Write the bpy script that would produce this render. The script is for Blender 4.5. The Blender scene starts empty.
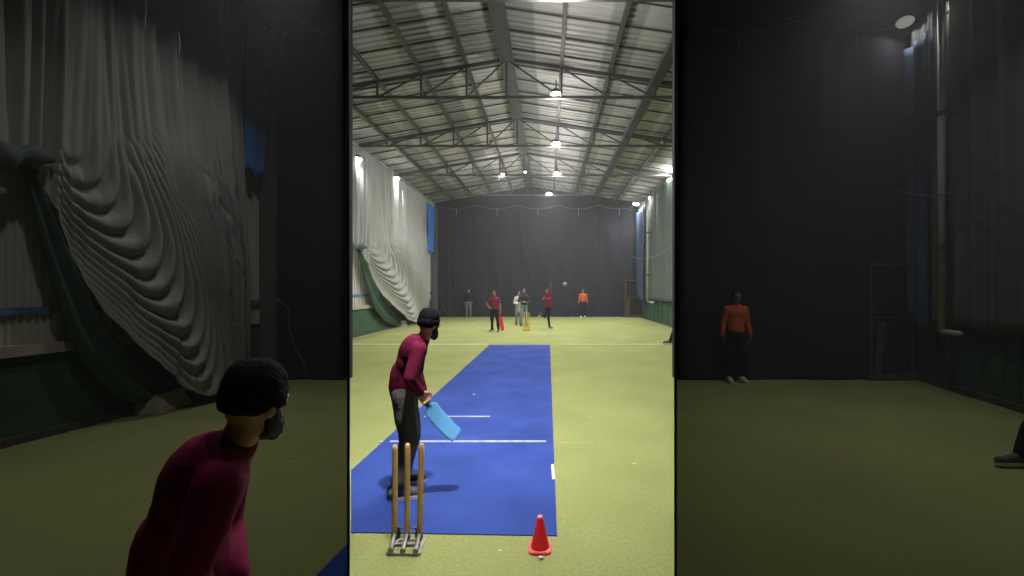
import bpy, math, random
from mathutils import Vector, Matrix, noise
random.seed(7)
R = math.radians
sc = bpy.context.scene
COL = sc.collection

# ------------------------------------------------------------------ camera, world, exposure
F = 450.0          # focal length in pixels of the 1024 px wide frame
CAMH = 1.74
cd = bpy.data.cameras.new('camera')
cd.sensor_fit = 'HORIZONTAL'; cd.sensor_width = 36.0
cd.lens = 36.0 * F / 1024.0
cd.shift_x = -36.0 / 1024.0
cd.clip_start = 0.05; cd.clip_end = 200
cam = bpy.data.objects.new('camera', cd); COL.objects.link(cam)
cam.location = (0, 0, CAMH); cam.rotation_euler = (R(90), 0, 0)
sc.camera = cam
w = bpy.data.worlds.new('world'); sc.world = w; w.use_nodes = True
w.node_tree.nodes['Background'].inputs[0].default_value = (0.5, 0.55, 0.6, 1)
w.node_tree.nodes['Background'].inputs[1].default_value = 0.02
sc.view_settings.view_transform = 'Standard'; sc.view_settings.look = 'None'
sc.view_settings.exposure = 0.0; sc.view_settings.gamma = 1.0
sc.view_settings.use_curve_mapping = False
sc.cycles.use_denoising = True
sc.cycles.sample_clamp_indirect = 4.0
sc.cycles.max_bounces = 8; sc.cycles.diffuse_bounces = 4

HALL_POWER = 178.0       # watts of a hall floodlight
BAY_POWER = 15.5         # watts of a dimmed side-bay lamp

YB = 27.5; XL = -6.85; XR = 5.62; EAVE = 6.8; RIDGE = 7.8; XRI = -1.1
K = 3.16
YP = YB / K             # depth of the side bays' back curtain
DN = 2.35               # nearest edge of the added divider curtains

def G(px, py):          # ground point seen at a pixel
    Y = F * CAMH / (py - 288.0)
    return Vector(((px - 548.0) * Y / F, Y, 0))
def P(px, py, Y):
    return Vector(((px - 548.0) * Y / F, Y, CAMH - (py - 288.0) * Y / F))
def ident(p): return Vector(p)
def bay(p):             # shears and shortens hall points into the made-up side bays
    p = Vector(p); return Vector((p.x + 0.0549 * p.y, p.y / K, p.z))

# ------------------------------------------------------------------ materials
def srgb(r, g, b):
    f = lambda c: (c / 255 / 12.92) if c / 255 <= 0.04045 else ((c / 255 + 0.055) / 1.055) ** 2.4
    return (f(r), f(g), f(b))
def mat(name, col, rough=0.8, metal=0.0, var=0.12, scale=12.0, bump=0.0, bscale=60.0, spec=0.3, emit=None, sheen=0.0):
    m = bpy.data.materials.new(name); m.use_nodes = True
    nt = m.node_tree; b = nt.nodes['Principled BSDF']
    b.inputs['Roughness'].default_value = rough; b.inputs['Metallic'].default_value = metal
    b.inputs['Specular IOR Level'].default_value = spec
    tc = nt.nodes.new('ShaderNodeTexCoord')
    n = nt.nodes.new('ShaderNodeTexNoise'); n.inputs['Scale'].default_value = scale; n.inputs['Detail'].default_value = 5
    nt.links.new(tc.outputs['Object'], n.inputs['Vector'])
    r = nt.nodes.new('ShaderNodeValToRGB')
    r.color_ramp.elements[0].position = 0.3; r.color_ramp.elements[1].position = 0.7
    r.color_ramp.elements[0].color = tuple(max(0, c * (1 - var)) for c in col) + (1,)
    r.color_ramp.elements[1].color = tuple(min(1, c * (1 + var)) for c in col) + (1,)
    nt.links.new(n.outputs['Fac'], r.inputs['Fac']); nt.links.new(r.outputs['Color'], b.inputs['Base Color'])
    if bump:
        n2 = nt.nodes.new('ShaderNodeTexNoise'); n2.inputs['Scale'].default_value = bscale; n2.inputs['Detail'].default_value = 4
        nt.links.new(tc.outputs['Object'], n2.inputs['Vector'])
        bp = nt.nodes.new('ShaderNodeBump'); bp.inputs['Strength'].default_value = bump; bp.inputs['Distance'].default_value = 0.02
        nt.links.new(n2.outputs['Fac'], bp.inputs['Height']); nt.links.new(bp.outputs['Normal'], b.inputs['Normal'])
    if emit:
        b.inputs['Emission Color'].default_value = tuple(emit[0]) + (1,); b.inputs['Emission Strength'].default_value = emit[1]
    return m

def turf_material():
    m = mat('turf', (0.285, 0.312, 0.117), 0.95, var=0.1, scale=0.9, spec=0.1)
    nt = m.node_tree; b = nt.nodes['Principled BSDF']
    tc = [n for n in nt.nodes if n.type == 'TEX_COORD'][0]; ramp = [n for n in nt.nodes if n.type == 'VALTORGB'][0]
    fine = nt.nodes.new('ShaderNodeTexNoise'); fine.inputs['Scale'].default_value = 38; fine.inputs['Detail'].default_value = 8
    nt.links.new(tc.outputs['Object'], fine.inputs['Vector'])
    mp = nt.nodes.new('ShaderNodeMapRange'); mp.inputs[3].default_value = 0.72; mp.inputs[4].default_value = 1.28
    nt.links.new(fine.outputs['Fac'], mp.inputs[0])
    mx = nt.nodes.new('ShaderNodeVectorMath'); mx.operation = 'SCALE'
    nt.links.new(ramp.outputs['Color'], mx.inputs[0]); nt.links.new(mp.outputs[0], mx.inputs['Scale'])
    nt.links.new(mx.outputs[0], b.inputs['Base Color'])
    bp = nt.nodes.new('ShaderNodeBump'); bp.inputs['Strength'].default_value = 0.4; bp.inputs['Distance'].default_value = 0.01
    nt.links.new(fine.outputs['Fac'], bp.inputs['Height']); nt.links.new(bp.outputs['Normal'], b.inputs['Normal'])
    return m
def roof_material():    # metal sheeting, darker in repeating lengthwise bands
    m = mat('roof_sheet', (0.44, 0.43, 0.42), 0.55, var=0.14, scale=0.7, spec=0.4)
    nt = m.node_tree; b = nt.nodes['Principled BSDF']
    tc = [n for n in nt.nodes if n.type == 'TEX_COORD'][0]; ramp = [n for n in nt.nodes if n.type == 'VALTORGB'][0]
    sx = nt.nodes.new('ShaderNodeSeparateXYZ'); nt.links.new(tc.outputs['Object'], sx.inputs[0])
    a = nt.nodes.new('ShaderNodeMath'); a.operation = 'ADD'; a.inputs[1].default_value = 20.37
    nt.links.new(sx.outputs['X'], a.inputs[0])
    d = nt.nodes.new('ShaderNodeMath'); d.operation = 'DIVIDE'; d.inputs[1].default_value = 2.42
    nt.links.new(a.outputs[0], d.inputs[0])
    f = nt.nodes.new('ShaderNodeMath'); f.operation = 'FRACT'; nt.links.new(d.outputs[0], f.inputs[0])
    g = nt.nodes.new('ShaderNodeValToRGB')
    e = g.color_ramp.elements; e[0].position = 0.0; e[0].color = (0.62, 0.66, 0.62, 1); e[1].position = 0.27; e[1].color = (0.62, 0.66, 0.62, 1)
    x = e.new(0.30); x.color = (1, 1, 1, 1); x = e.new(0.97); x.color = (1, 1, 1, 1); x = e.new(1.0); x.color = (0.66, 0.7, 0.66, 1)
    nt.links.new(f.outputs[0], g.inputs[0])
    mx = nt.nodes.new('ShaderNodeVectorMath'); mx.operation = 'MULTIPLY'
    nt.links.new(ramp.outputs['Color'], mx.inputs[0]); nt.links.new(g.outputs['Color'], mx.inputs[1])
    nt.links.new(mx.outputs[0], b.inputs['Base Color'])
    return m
def mat_material():     # blue pitch matting with scuffed, worn patches
    m = mat('pitch_mat_blue', (0.038, 0.074, 0.305), 0.9, var=0.2, scale=1.6, spec=0.1, bump=0.25, bscale=160)
    return m

M = dict(
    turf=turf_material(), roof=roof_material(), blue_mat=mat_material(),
    line=mat('line_paint', (0.55, 0.58, 0.5), 0.9, var=0.25, scale=14),
    faint=mat('faded_line_paint', (0.36, 0.40, 0.19), 0.95, var=0.15, scale=6),
    mline=mat('mat_line_paint', (0.42, 0.47, 0.62), 0.9, var=0.3, scale=10),
    black_net=mat('black_curtain', (0.027, 0.029, 0.038), 0.9, var=0.12, scale=1.5, bump=0.1, spec=0.15),
    divider=mat('light_block_cloth', (0.010, 0.010, 0.011), 0.95, var=0.1, spec=0.05),
    grey_net=mat('grey_green_net', (0.34, 0.355, 0.335), 0.85, var=0.07, scale=2, bump=0.1, bscale=90, spec=0.15),
    dark_net=mat('dark_green_net', (0.105, 0.13, 0.115), 0.85, var=0.12, scale=2, spec=0.15),
    green_wall=mat('green_wainscot', (0.045, 0.10, 0.062), 0.7, var=0.15, scale=3),
    green_drape=mat('green_drape', (0.045, 0.085, 0.06), 0.85, var=0.15, scale=3),
    white_wall=mat('white_sheet_wall', (0.55, 0.55, 0.50), 0.6, var=0.06, scale=2),
    beige=mat('beige_ledge', (0.42, 0.38, 0.32), 0.8, var=0.12, scale=4),
    concrete=mat('concrete', (0.5, 0.45, 0.38), 0.9, var=0.1, scale=8),
    blue_rail=mat('blue_rail', (0.10, 0.22, 0.42), 0.6),
    blue_tarp=mat('blue_tarp', (0.04, 0.20, 0.62), 0.6, var=0.25, scale=5),
    blue_tarp_dark=mat('faded_blue_tarp', (0.05, 0.085, 0.16), 0.7, var=0.3, scale=4),
    steel=mat('dark_steel', (0.10, 0.10, 0.098), 0.6, var=0.12, scale=5),
    duct=mat('grey_duct', (0.07, 0.07, 0.07), 0.7, var=0.12, scale=3),
    pale_steel=mat('pale_steel', (0.45, 0.45, 0.42), 0.5, var=0.1, scale=3),
    galv=mat('galvanised_steel', (0.35, 0.33, 0.31), 0.42, 0.5, var=0.2, scale=20, spec=0.5),
    plank=mat('brown_timber', (0.12, 0.08, 0.055), 0.8, var=0.2, scale=6),
    dark=mat('doorway_shade_black', (0.02, 0.02, 0.022), 0.9),
    shell=mat('dark_wall_paint', (0.03, 0.032, 0.032), 0.95),
    wood=mat('ash_wood', (0.78, 0.50, 0.19), 0.45, var=0.12, scale=14, spec=0.4),
    wood_top=mat('worn_wood_top', (0.62, 0.46, 0.24), 0.6, var=0.1),
    yellow=mat('yellow_plastic', (0.75, 0.50, 0.03), 0.5, var=0.05),
    cone=mat('red_cone', (0.80, 0.018, 0.035), 0.4, var=0.05, spec=0.4),
    cone_base=mat('faded_red_base', (0.85, 0.13, 0.13), 0.6, var=0.12),
    cone_tip=mat('pink_worn_tip', (0.85, 0.30, 0.35), 0.6),
    bat=mat('sky_blue_bat', (0.13, 0.40, 0.74), 0.4, var=0.06, spec=0.4),
    grip=mat('blue_grip', (0.05, 0.22, 0.5), 0.7),
    bat_red=mat('red_bat', (0.75, 0.04, 0.03), 0.4, var=0.06),
    maroon=mat('maroon_knit', (0.16, 0.011, 0.045), 0.9, var=0.18, scale=9, bump=0.08, bscale=160, spec=0.15),
    maroon2=mat('maroon_polo', (0.22, 0.022, 0.045), 0.85, var=0.15, scale=9, spec=0.15),
    maroon3=mat('wine_sweater', (0.20, 0.016, 0.04), 0.85, var=0.15, scale=9, spec=0.15),
    charcoal=mat('charcoal_trousers', (0.105, 0.10, 0.09), 0.85, var=0.22, scale=8, bump=0.3, bscale=40, spec=0.2),
    black=mat('black_cloth', (0.016, 0.016, 0.019), 0.9, var=0.2, scale=9, bump=0.15, spec=0.15),
    beanie=mat('black_knit', (0.010, 0.012, 0.014), 0.95, var=0.25, scale=30, bump=0.5, bscale=90, spec=0.1),
    greytr=mat('grey_trousers', (0.17, 0.165, 0.16), 0.85, var=0.15, scale=9),
    jeans=mat('blue_jeans', (0.22, 0.29, 0.37), 0.85, var=0.2, scale=9),
    white_cloth=mat('white_cloth', (0.60, 0.58, 0.54), 0.85, var=0.08, scale=9),
    navy=mat('dark_jacket', (0.035, 0.038, 0.05), 0.85, var=0.2, scale=9),
    orange=mat('orange_sweater', (0.70, 0.15, 0.035), 0.85, var=0.12, scale=9),
    skin=mat('skin', (0.42, 0.24, 0.17), 0.55, var=0.06, scale=9, spec=0.35),
    skin2=mat('tan_skin', (0.28, 0.16, 0.11), 0.55, var=0.06, scale=9, spec=0.35),
    hair=mat('black_hair', (0.015, 0.012, 0.011), 0.7, var=0.3, scale=40, bump=0.5, bscale=100),
    shoe=mat('dark_shoe', (0.085, 0.075, 0.08), 0.7, var=0.3, scale=14),
    shoe_white=mat('white_shoe', (0.70, 0.68, 0.66), 0.6),
    sole=mat('white_sole', (0.65, 0.63, 0.60), 0.6),
    eye=mat('eye', (0.05, 0.035, 0.03), 0.3),
    ball=mat('pale_ball', (0.22, 0.25, 0.27), 0.7),
    leaf=mat('yellow_leaf', (0.6, 0.5, 0.05), 0.8), paper=mat('white_paper', (0.62, 0.62, 0.66), 0.9, var=0.2, scale=60),
    cord=mat('grey_cord', (0.20, 0.20, 0.19), 0.8), cord_pale=mat('pale_cord', (0.5, 0.5, 0.47), 0.8),
    lens=mat('lit_lens', (1, 1, 1), 0.5, emit=((1.0, 0.97, 0.93), 22.0)),
    lens_dim=mat('dim_lens', (0.25, 0.25, 0.25), 0.5, emit=((1.0, 0.95, 0.9), 0.10)),
    lens_glow=mat('glowing_dim_lens', (0.25, 0.25, 0.25), 0.5, emit=((1.0, 0.95, 0.9), 0.2)),
    housing=mat('lamp_housing', (0.06, 0.06, 0.06), 0.5),
)

# ------------------------------------------------------------------ mesh helpers
class MB:
    def __init__(s): s.v = []; s.f = []; s.mi = []; s.cur = 0
    def add(s, vs, fs):
        o = len(s.v); s.v += [tuple(v) for v in vs]
        s.f += [tuple(i + o for i in f) for f in fs]; s.mi += [s.cur] * len(fs)
        return s
    def box(s, c, d, Rm=None):
        hx, hy, hz = d[0] / 2, d[1] / 2, d[2] / 2; c = Vector(c)
        vs = []
        for x, y, z in [(-1,-1,-1),(1,-1,-1),(1,1,-1),(-1,1,-1),(-1,-1,1),(1,-1,1),(1,1,1),(-1,1,1)]:
            p = Vector((x * hx, y * hy, z * hz))
            vs.append(c + (Rm @ p if Rm else p))
        return s.add(vs, [(3,2,1,0),(4,5,6,7),(0,1,5,4),(1,2,6,5),(2,3,7,6),(3,0,4,7)])
    def hexa(s, b, t):      # four base points and four top points
        return s.add(list(b) + list(t), [(3,2,1,0),(4,5,6,7),(0,1,5,4),(1,2,6,5),(2,3,7,6),(3,0,4,7)])
    def bar(s, p0, p1, w, h=None):
        p0 = Vector(p0); p1 = Vector(p1); d = p1 - p0; h = h or w
        q = frame(d)
        return s.box((p0 + p1) / 2, (w, h, d.length), q)
    def cyl(s, p0, p1, r0, r1=None, n=12, caps=True):
        r1 = r0 if r1 is None else r1
        p0 = Vector(p0); p1 = Vector(p1); q = frame(p1 - p0)
        vs = []
        for p, r in ((p0, r0), (p1, r1)):
            for i in range(n):
                a = 2 * math.pi * i / n; vs.append(p + q @ Vector((r * math.cos(a), r * math.sin(a), 0)))
        fs = [(i, (i + 1) % n, n + (i + 1) % n, n + i) for i in range(n)]
        if caps: fs += [tuple(reversed(range(n))), tuple(range(n, 2 * n))]
        return s.add(vs, fs)
    def lathe(s, prof, c=(0, 0, 0), n=24, Rm=None, sx=1, sy=1):
        c = Vector(c); vs = []
        for r, z in prof:
            for i in range(n):
                a = 2 * math.pi * i / n; p = Vector((r * math.cos(a) * sx, r * math.sin(a) * sy, z))
                vs.append(c + (Rm @ p if Rm else p))
        fs = []
        for k in range(len(prof) - 1):
            for i in range(n):
                fs.append((k * n + i, k * n + (i + 1) % n, (k + 1) * n + (i + 1) % n, (k + 1) * n + i))
        fs += [tuple(reversed(range(n))), tuple(range((len(prof) - 1) * n, len(prof) * n))]
        return s.add(vs, fs)
    def tube(s, pts, r, n=8):
        pts = [Vector(p) for p in pts]; vs = []
        for k, p in enumerate(pts):
            d = pts[min(k + 1, len(pts) - 1)] - pts[max(k - 1, 0)]; q = frame(d)
            rr = r[k] if isinstance(r, (list, tuple)) else r
            for i in range(n):
                a = 2 * math.pi * i / n; vs.append(p + q @ Vector((rr * math.cos(a), rr * math.sin(a), 0)))
        fs = []
        for k in range(len(pts) - 1):
            for i in range(n): fs.append((k * n + i, k * n + (i + 1) % n, (k + 1) * n + (i + 1) % n, (k + 1) * n + i))
        fs += [tuple(reversed(range(n))), tuple(range((len(pts) - 1) * n, len(pts) * n))]
        return s.add(vs, fs)
    def grid(s, fn, nu, nv):
        vs = [fn(i / nu, j / nv) for j in range(nv + 1) for i in range(nu + 1)]
        fs = [(j * (nu + 1) + i, j * (nu + 1) + i + 1, (j + 1) * (nu + 1) + i + 1, (j + 1) * (nu + 1) + i) for j in range(nv) for i in range(nu)]
        return s.add(vs, fs)
    def capsule(s, p0, p1, r0, r1=None, n=14, sx=1.0):
        r1 = r0 if r1 is None else r1; p0 = Vector(p0); p1 = Vector(p1); d = p1 - p0; L = max(d.length, 1e-5); q = frame(d)
        prof = [(r0 * math.cos(a), r0 * math.sin(a)) for a in [R(t) for t in (-88, -60, -30)]]
        prof += [(r0, 0), ((r0 + r1) / 2, L / 2), (r1, L)]
        prof += [(r1 * math.cos(a), L + r1 * math.sin(a)) for a in [R(t) for t in (30, 60, 88)]]
        return s.lathe(prof, p0, n, q, sx, 1)
    def ellip(s, c, rad, Rm=None, n=18):
        prof = [(math.cos(R(t)), math.sin(R(t))) for t in (-88, -70, -50, -30, -10, 10, 30, 50, 70, 88)]
        c = Vector(c); o = len(s.v); t = MB(); t.lathe(prof, (0, 0, 0), n)
        vs = [c + ((Rm @ Vector((v[0] * rad[0], v[1] * rad[1], v[2] * rad[2]))) if Rm else Vector((v[0] * rad[0], v[1] * rad[1], v[2] * rad[2]))) for v in t.v]
        return s.add(vs, t.f)
    def mesh(s, name, mats, smooth=False):
        me = bpy.data.meshes.new(name); me.from_pydata([tuple(v) for v in s.v], [], s.f); me.update()
        for m in (mats if isinstance(mats, (list, tuple)) else [mats]): me.materials.append(m)
        if any(s.mi): me.polygons.foreach_set('material_index', s.mi)
        if smooth: me.polygons.foreach_set('use_smooth', [True] * len(me.polygons))
        return me
    def build(s, name, mats, parent=None, smooth=False, label=None, bevel=0, solid=0):
        o = bpy.data.objects.new(name, s.mesh(name, mats, smooth)); COL.objects.link(o)
        if parent: o.parent = parent
        if label: o['label'] = label
        if solid:
            md = o.modifiers.new('s', 'SOLIDIFY'); md.thickness = solid; md.offset = 0
        if bevel:
            md = o.modifiers.new('b', 'BEVEL'); md.width = bevel; md.segments = 2
        return o
def frame(d):
    d = Vector(d).normalized()
    up = Vector((0, 0, 1)) if abs(d.z) < 0.95 else Vector((0, 1, 0))
    x = up.cross(d).normalized(); y = d.cross(x)
    return Matrix((x, y, d)).transposed()

def tag(o, label, cat, group=None):
    o['label'] = label; o['category'] = cat
    if group: o['group'] = group
    return o
def thing(name, label, cat, loc=(0, 0, 0), group=None, rz=0):
    o = bpy.data.objects.new(name, None); COL.objects.link(o); o.location = loc; o.rotation_euler.z = rz
    return tag(o, label, cat, group)
def struct(o): o['kind'] = 'structure'; return o
def copy_tree(o, parent=None):
    c = o.copy(); COL.objects.link(c); c.parent = parent
    for ch in [x for x in bpy.data.objects if x.parent == o]: copy_tree(ch, c)
    return c
def fuse(mb, name, m, voxel, parent, amp=0.0, nscale=9.0, label=None, smooth=2, seed=0, stretch=(1, 1, 1)):
    """union of overlapping closed pieces, remeshed into one continuous skin"""
    tmp = bpy.data.objects.new('tmp', mb.mesh('tmp', m)); COL.objects.link(tmp)
    md = tmp.modifiers.new('r', 'REMESH'); md.mode = 'VOXEL'; md.voxel_size = voxel; md.use_smooth_shade = True
    sm = tmp.modifiers.new('s', 'SMOOTH'); sm.iterations = smooth; sm.factor = 0.5
    bpy.context.view_layer.update()
    dg = bpy.context.evaluated_depsgraph_get()
    me = bpy.data.meshes.new_from_object(tmp.evaluated_get(dg)); me.name = name
    bpy.data.objects.remove(tmp)
    if not me.materials: me.materials.append(m)
    if amp:
        nn = [v.normal.copy() for v in me.vertices]
        for v, nrm in zip(me.vertices, nn):
            q = Vector((v.co.x * stretch[0], v.co.y * stretch[1], v.co.z * stretch[2])) * nscale + Vector((seed, seed, seed))
            v.co += nrm * amp * (1.7 * noise.noise(q) + .5 * noise.noise(q * 2.3))
    me.polygons.foreach_set('use_smooth', [True] * len(me.polygons))
    o = bpy.data.objects.new(name, me); COL.objects.link(o); o.parent = parent
    if label: o['label'] = label
    return o

# ------------------------------------------------------------------ the floor and the roof
b = MB(); b.box((0.2, 12.6, -0.1), (18.4, 31.2, 0.2)); struct(b.build('floor', M['turf']))

def roofz(x):
    return EAVE + (RIDGE - EAVE) * ((x - XL) / (XRI - XL) if x < XRI else (XR - x) / (XR - XRI))
b = MB()
pitch = 0.21; prof = []
y = -1.5
while y < YB + 0.2:
    prof += [(y, 0), (y + 0.12, 0), (y + 0.145, 0.035), (y + 0.185, 0.035)]; y += pitch
for x0, x1 in ((XL - 0.1, XRI), (XRI, XR + 0.1)):
    vs = [(x, yy, roofz(x) + dz + 0.16) for x in (x0, x1) for yy, dz in prof]; n = len(prof)
    b.add(vs, [(i, i + 1, n + i + 1, n + i) for i in range(n - 1)])
    b.add([(v[0], v[1], v[2] + 0.08) for v in vs], [(n + i, n + i + 1, i + 1, i) for i in range(n - 1)])
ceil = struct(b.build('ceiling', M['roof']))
b = MB()
y = -1.0; k = 0
while y < YB:
    for x0, x1 in ((XL, XRI), (XRI, XR)):
        b.bar((x0, y, roofz(x0) + 0.14), (x1, y, roofz(x1) + 0.14), 0.022, 0.03)
    y += 0.84
b.build('sheet_lap_battens', M['duct'], ceil)
# walls of the building
wl = struct(MB().box((XL - 0.15, 18.35, 3.6), (0.1, 18.7, 7.2)).build('wall_left', M['white_wall']))
wr_ = struct(MB().box((XR + 0.15, 18.35, 3.6), (0.1, 18.7, 7.2)).build('wall_right', M['dark_net']))
b = MB(); b.box(((XL + XR) / 2, YB + 0.2, 4.0), (XR - XL + 0.6, 0.1, 8.0)); struct(b.build('wall_back', M['shell']))
b = MB(); b.box((0.2, -1.7, 4.0), (18.4, 0.1, 8.0)); struct(b.build('wall_rear', M['shell']))

def ribbed(mb, T, X, y0, y1, z0, z1, pitch=0.22, out=0.03, side=1):
    pts = []; y = y0
    while y < y1:
        pts += [(y, 0), (y + pitch * .55, 0), (y + pitch * .65, out), (y + pitch * .9, out)]; y += pitch
    vs = [T((X + side * o, yy, z)) for z in (z0, z1) for yy, o in pts]; n = len(pts)
    fs = [(i, i + 1, n + i + 1, n + i) for i in range(n - 1)]
    mb.add(vs, fs)
    vs2 = [T((X - side * 0.03, yy, z)) for z in (z0, z1) for yy, o in pts]
    mb.add(vs2, [tuple(reversed(f)) for f in fs])
def slab(mb, T, x0, x1, y0, y1, z0, z1):
    mb.hexa([T(p) for p in ((x0, y0, z0), (x1, y0, z0), (x1, y1, z0), (x0, y1, z0))],
            [T(p) for p in ((x0, y0, z1), (x1, y0, z1), (x1, y1, z1), (x0, y1, z1))])

def left_wall_dressing(T, wall, y0, y1, tagname):
    X = XL
    b = MB(); ribbed(b, T, X - 0.02, y0, y1, 1.08, 6.7); b.build('ribbed_panel', M['white_wall'], wall)
    b = MB(); slab(b, T, X - 0.05, X + 0.05, y0, y1, 0.0, 0.98); b.build('wainscot', M['green_wall'], wall)
    b = MB(); slab(b, T, X - 0.05, X + 0.12, y0, 21.2, 0.98, 1.10); b.build('ledge', M['beige'], wall)
    b = MB(); slab(b, T, X - 0.0, X + 0.05, y0, y1, 1.44, 1.52); b.build('rail', M['blue_rail'], wall)
    b = MB(); slab(b, T, X + 0.04, X + 0.10, y0, y1, 0.0, 0.09); b.build('skirting', M['duct'], wall)
    b = MB(); slab(b, T, X, X + 0.14, 21.3, 21.5, 0.0, 6.6); slab(b, T, X, X + 0.14, 12.8, 13.0, 0.0, 6.6)
    b.build('wall_post', M['green_drape'], wall)
left_wall_dressing(ident, wl, 9.2, YB, 'hall')

# swagged net curtain along the left wall
EDGE = [(9.0, 3.25), (14.5, 3.2), (15.5, 3.2), (15.9, 2.98), (16.3, 2.6), (16.9, 2.05), (17.6, 1.43), (18.8, 0.83),
        (20.1, 0.32), (21.2, 0.12), (22.6, 0.12), (23.4, 0.22), (24.6, 0.55)]
def lerp_tab(t, x):
    if x <= t[0][0]: return t[0][1]
    for (a, b_), (c, d) in zip(t, t[1:]):
        if x <= c: return b_ + (d - b_) * (x - a) / (c - a)
    return t[-1][1]
def smooth01(x): x = max(0, min(1, x)); return x * x * (3 - 2 * x)
def net_curtain(T, label, y0, y1):
    nu, nv = int((y1 - y0) * 34), 230
    def fn(u, v):
        y = y0 + (y1 - y0) * u; zb = lerp_tab(EDGE, y); z = 6.55 + (zb - 6.55) * v
        wob = noise.noise(Vector((y * 0.7, z * 0.25, 3.1)))
        f1 = 0.13 * noise.noise(Vector((y * 1.9, z * 0.16, 1.7))) + 0.075 * noise.noise(Vector((y * 5.5 + 1.5 * wob, z * .3, 0))) + 0.022 * math.sin(y * 9.1 + 5 * wob)
        # nested hanging swags in the gathered lower part
        yc = 17.45 + (2.73 - z) * 1.45; dy = y - yc
        ph = z - (0.30 * dy * dy if dy > 0 else 0.55 * dy * dy) + .10 * noise.noise(Vector((y * .9, z * .9, 5)))
        wsw = smooth01((3.9 - z + .12 * (y - 18)) / 1.3) * smooth01((y - 15.9) / 0.7) * smooth01((24.2 - y) / 1.6)
        f2 = (0.062 * math.sin(ph * 23) + 0.015 * math.sin(ph * 47 + y)) * (1 if dy > 0 else max(.15, 1 + dy * .55))
        roll = 0
        belly = 0.32 * smooth01((5.2 - z) / 3.5) * smooth01((y - 16.5) / 3) * smooth01((25 - y) / 2)
        return T((XL + 0.30 + belly + f1 * (1 - 0.75 * wsw) + f2 * wsw * (1 - .75 * smooth01((v - .93) / .07)) + roll, y, z))
    root = thing('net_curtain', label, 'curtain', group='swagged side curtains')
    b = MB(); b.grid(fn, nu, nv); b.build('net', M['grey_net'], root, smooth=True, solid=0.012)
    # the dark green border falling along the lifted hem
    def hem(u, v):
        y = 15.4 + (21.6 - 15.4) * u; zb = lerp_tab(EDGE, y) ; wv = 0.55 * math.sin(math.pi * min(1, u * 1.05 + .03)) + 0.05
        return T((XL + 0.26 + 0.04 * math.sin(v * 9 + u * 4), y - 0.55 * v * math.sin(math.pi * min(1, u + .05)) , max(0.06, zb - wv * v * 0.75)))
    b = MB(); b.grid(hem, 60, 12); b.build('green_hem', M['green_drape'], root, smooth=True, solid=0.012)
    # the gathered roll of cloth along the lifted edge
    b = MB(); pts = []; rr = []
    for i in range(60):
        y = y0 + (16.0 - y0) * i / 59; pts.append(T((XL + 0.42, y, 3.12 + 0.06 * math.sin(y * 1.7)))); rr.append((0.11 + 0.035 * math.sin(y * 7) + 0.03 * math.sin(y * 3.1)) * (0.5 if i in (0, 59) else 1))
    b.tube(pts, rr, 12); b.build('gathered_roll', M['dark_net'], root, smooth=True)
    b = MB(); b.cyl(T((XL + 0.3, y0, 6.58)), T((XL + 0.3, y1, 6.58)), 0.025); b.build('rail', M['cord'], root)
    return root
net_curtain(ident, 'tall pale grey net curtain swagged up along the brightly lit left wall', 9.0, 24.5)

def tie_cords(T, spots, label, group):
    for (X, y, z, L), nm in zip(spots, ('nearest', 'middle', 'farthest')):
        b = MB(); p = T((X, y, z)); b.tube([p, p + Vector((0.01, 0.01, -L * .5)), p + Vector((0, 0, -L))], 0.012 if T is ident else 0.007, 6)
        tag(b.build('tie_cord', M['cord_pale']), label + ', the %s of three' % nm, 'cord', group)
tie_cords(ident, [(XL + .45, 18.4, 5.9, .5), (XL + .45, 19.8, 6.0, .7), (XL + .5, 21.3, 6.1, .5)], 'pale tie cord on the hall\'s pale grey net curtain', 'tie cords on the pale grey curtain')

# blue tarp, corner post
def corner(T, which):
    b = MB()
    b.grid(lambda u, v: T((XL + 0.22 + 0.06 * math.sin(u * 14 + v * 3), 24.6 + 1.5 * u, 6.45 - (2.55 + .15 * math.sin(u * 3)) * v)), 30, 24)
    tag(b.build('tarpaulin', M['blue_tarp'], smooth=True, solid=0.01), 'bright blue tarpaulin hanging beside the pale curtain ' + which, 'tarpaulin')
    b = MB(); slab(b, T, XL + 0.1, XL + 0.36, 26.2, 26.45, 0, 6.5)
    root = thing('corner_post', 'grey steel post in the far left corner ' + which, 'post')
    b.build('shaft', M['dark_net'], root)
    b = MB(); slab(b, T, XL + 0.06, XL + 0.40, 26.1, 26.55, 0, 0.04); b.build('foot_plate', M['galv'], root)
    # white cord slack against the post
    b = MB(); b.tube([T((XL + 0.34, 26.4, 1.55)), T((XL + 0.55, 26.6, 1.35)), T((XL + .52, 26.7, 1.0)), T((XL + .62, 26.8, .6)), T((XL + .75, 26.9, .35)), T((XL + .8, 26.95, .02))], 0.008, 6)
    tag(b.build('rope', M['cord'], smooth=True), 'pale slack rope end hanging beside the corner post ' + which, 'rope')
    # plinth at the foot of the wall
    c = T((XL + 0.22, 20.4, 0))
    b = MB(); b.hexa([c + Vector(p) for p in ((-.22, -.3, 0), (.2, -.3, 0), (.2, .3, 0), (-.22, .3, 0))], [c + Vector(p) for p in ((-.16, -.22, .26), (.10, -.22, .26), (.10, .22, .26), (-.16, .22, .26))])
    tag(b.build('concrete_plinth', M['concrete'], bevel=0.01), 'small pale concrete plinth at the foot of the left wall ' + which, 'plinth')
corner(ident, 'of the bright hall')

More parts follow.
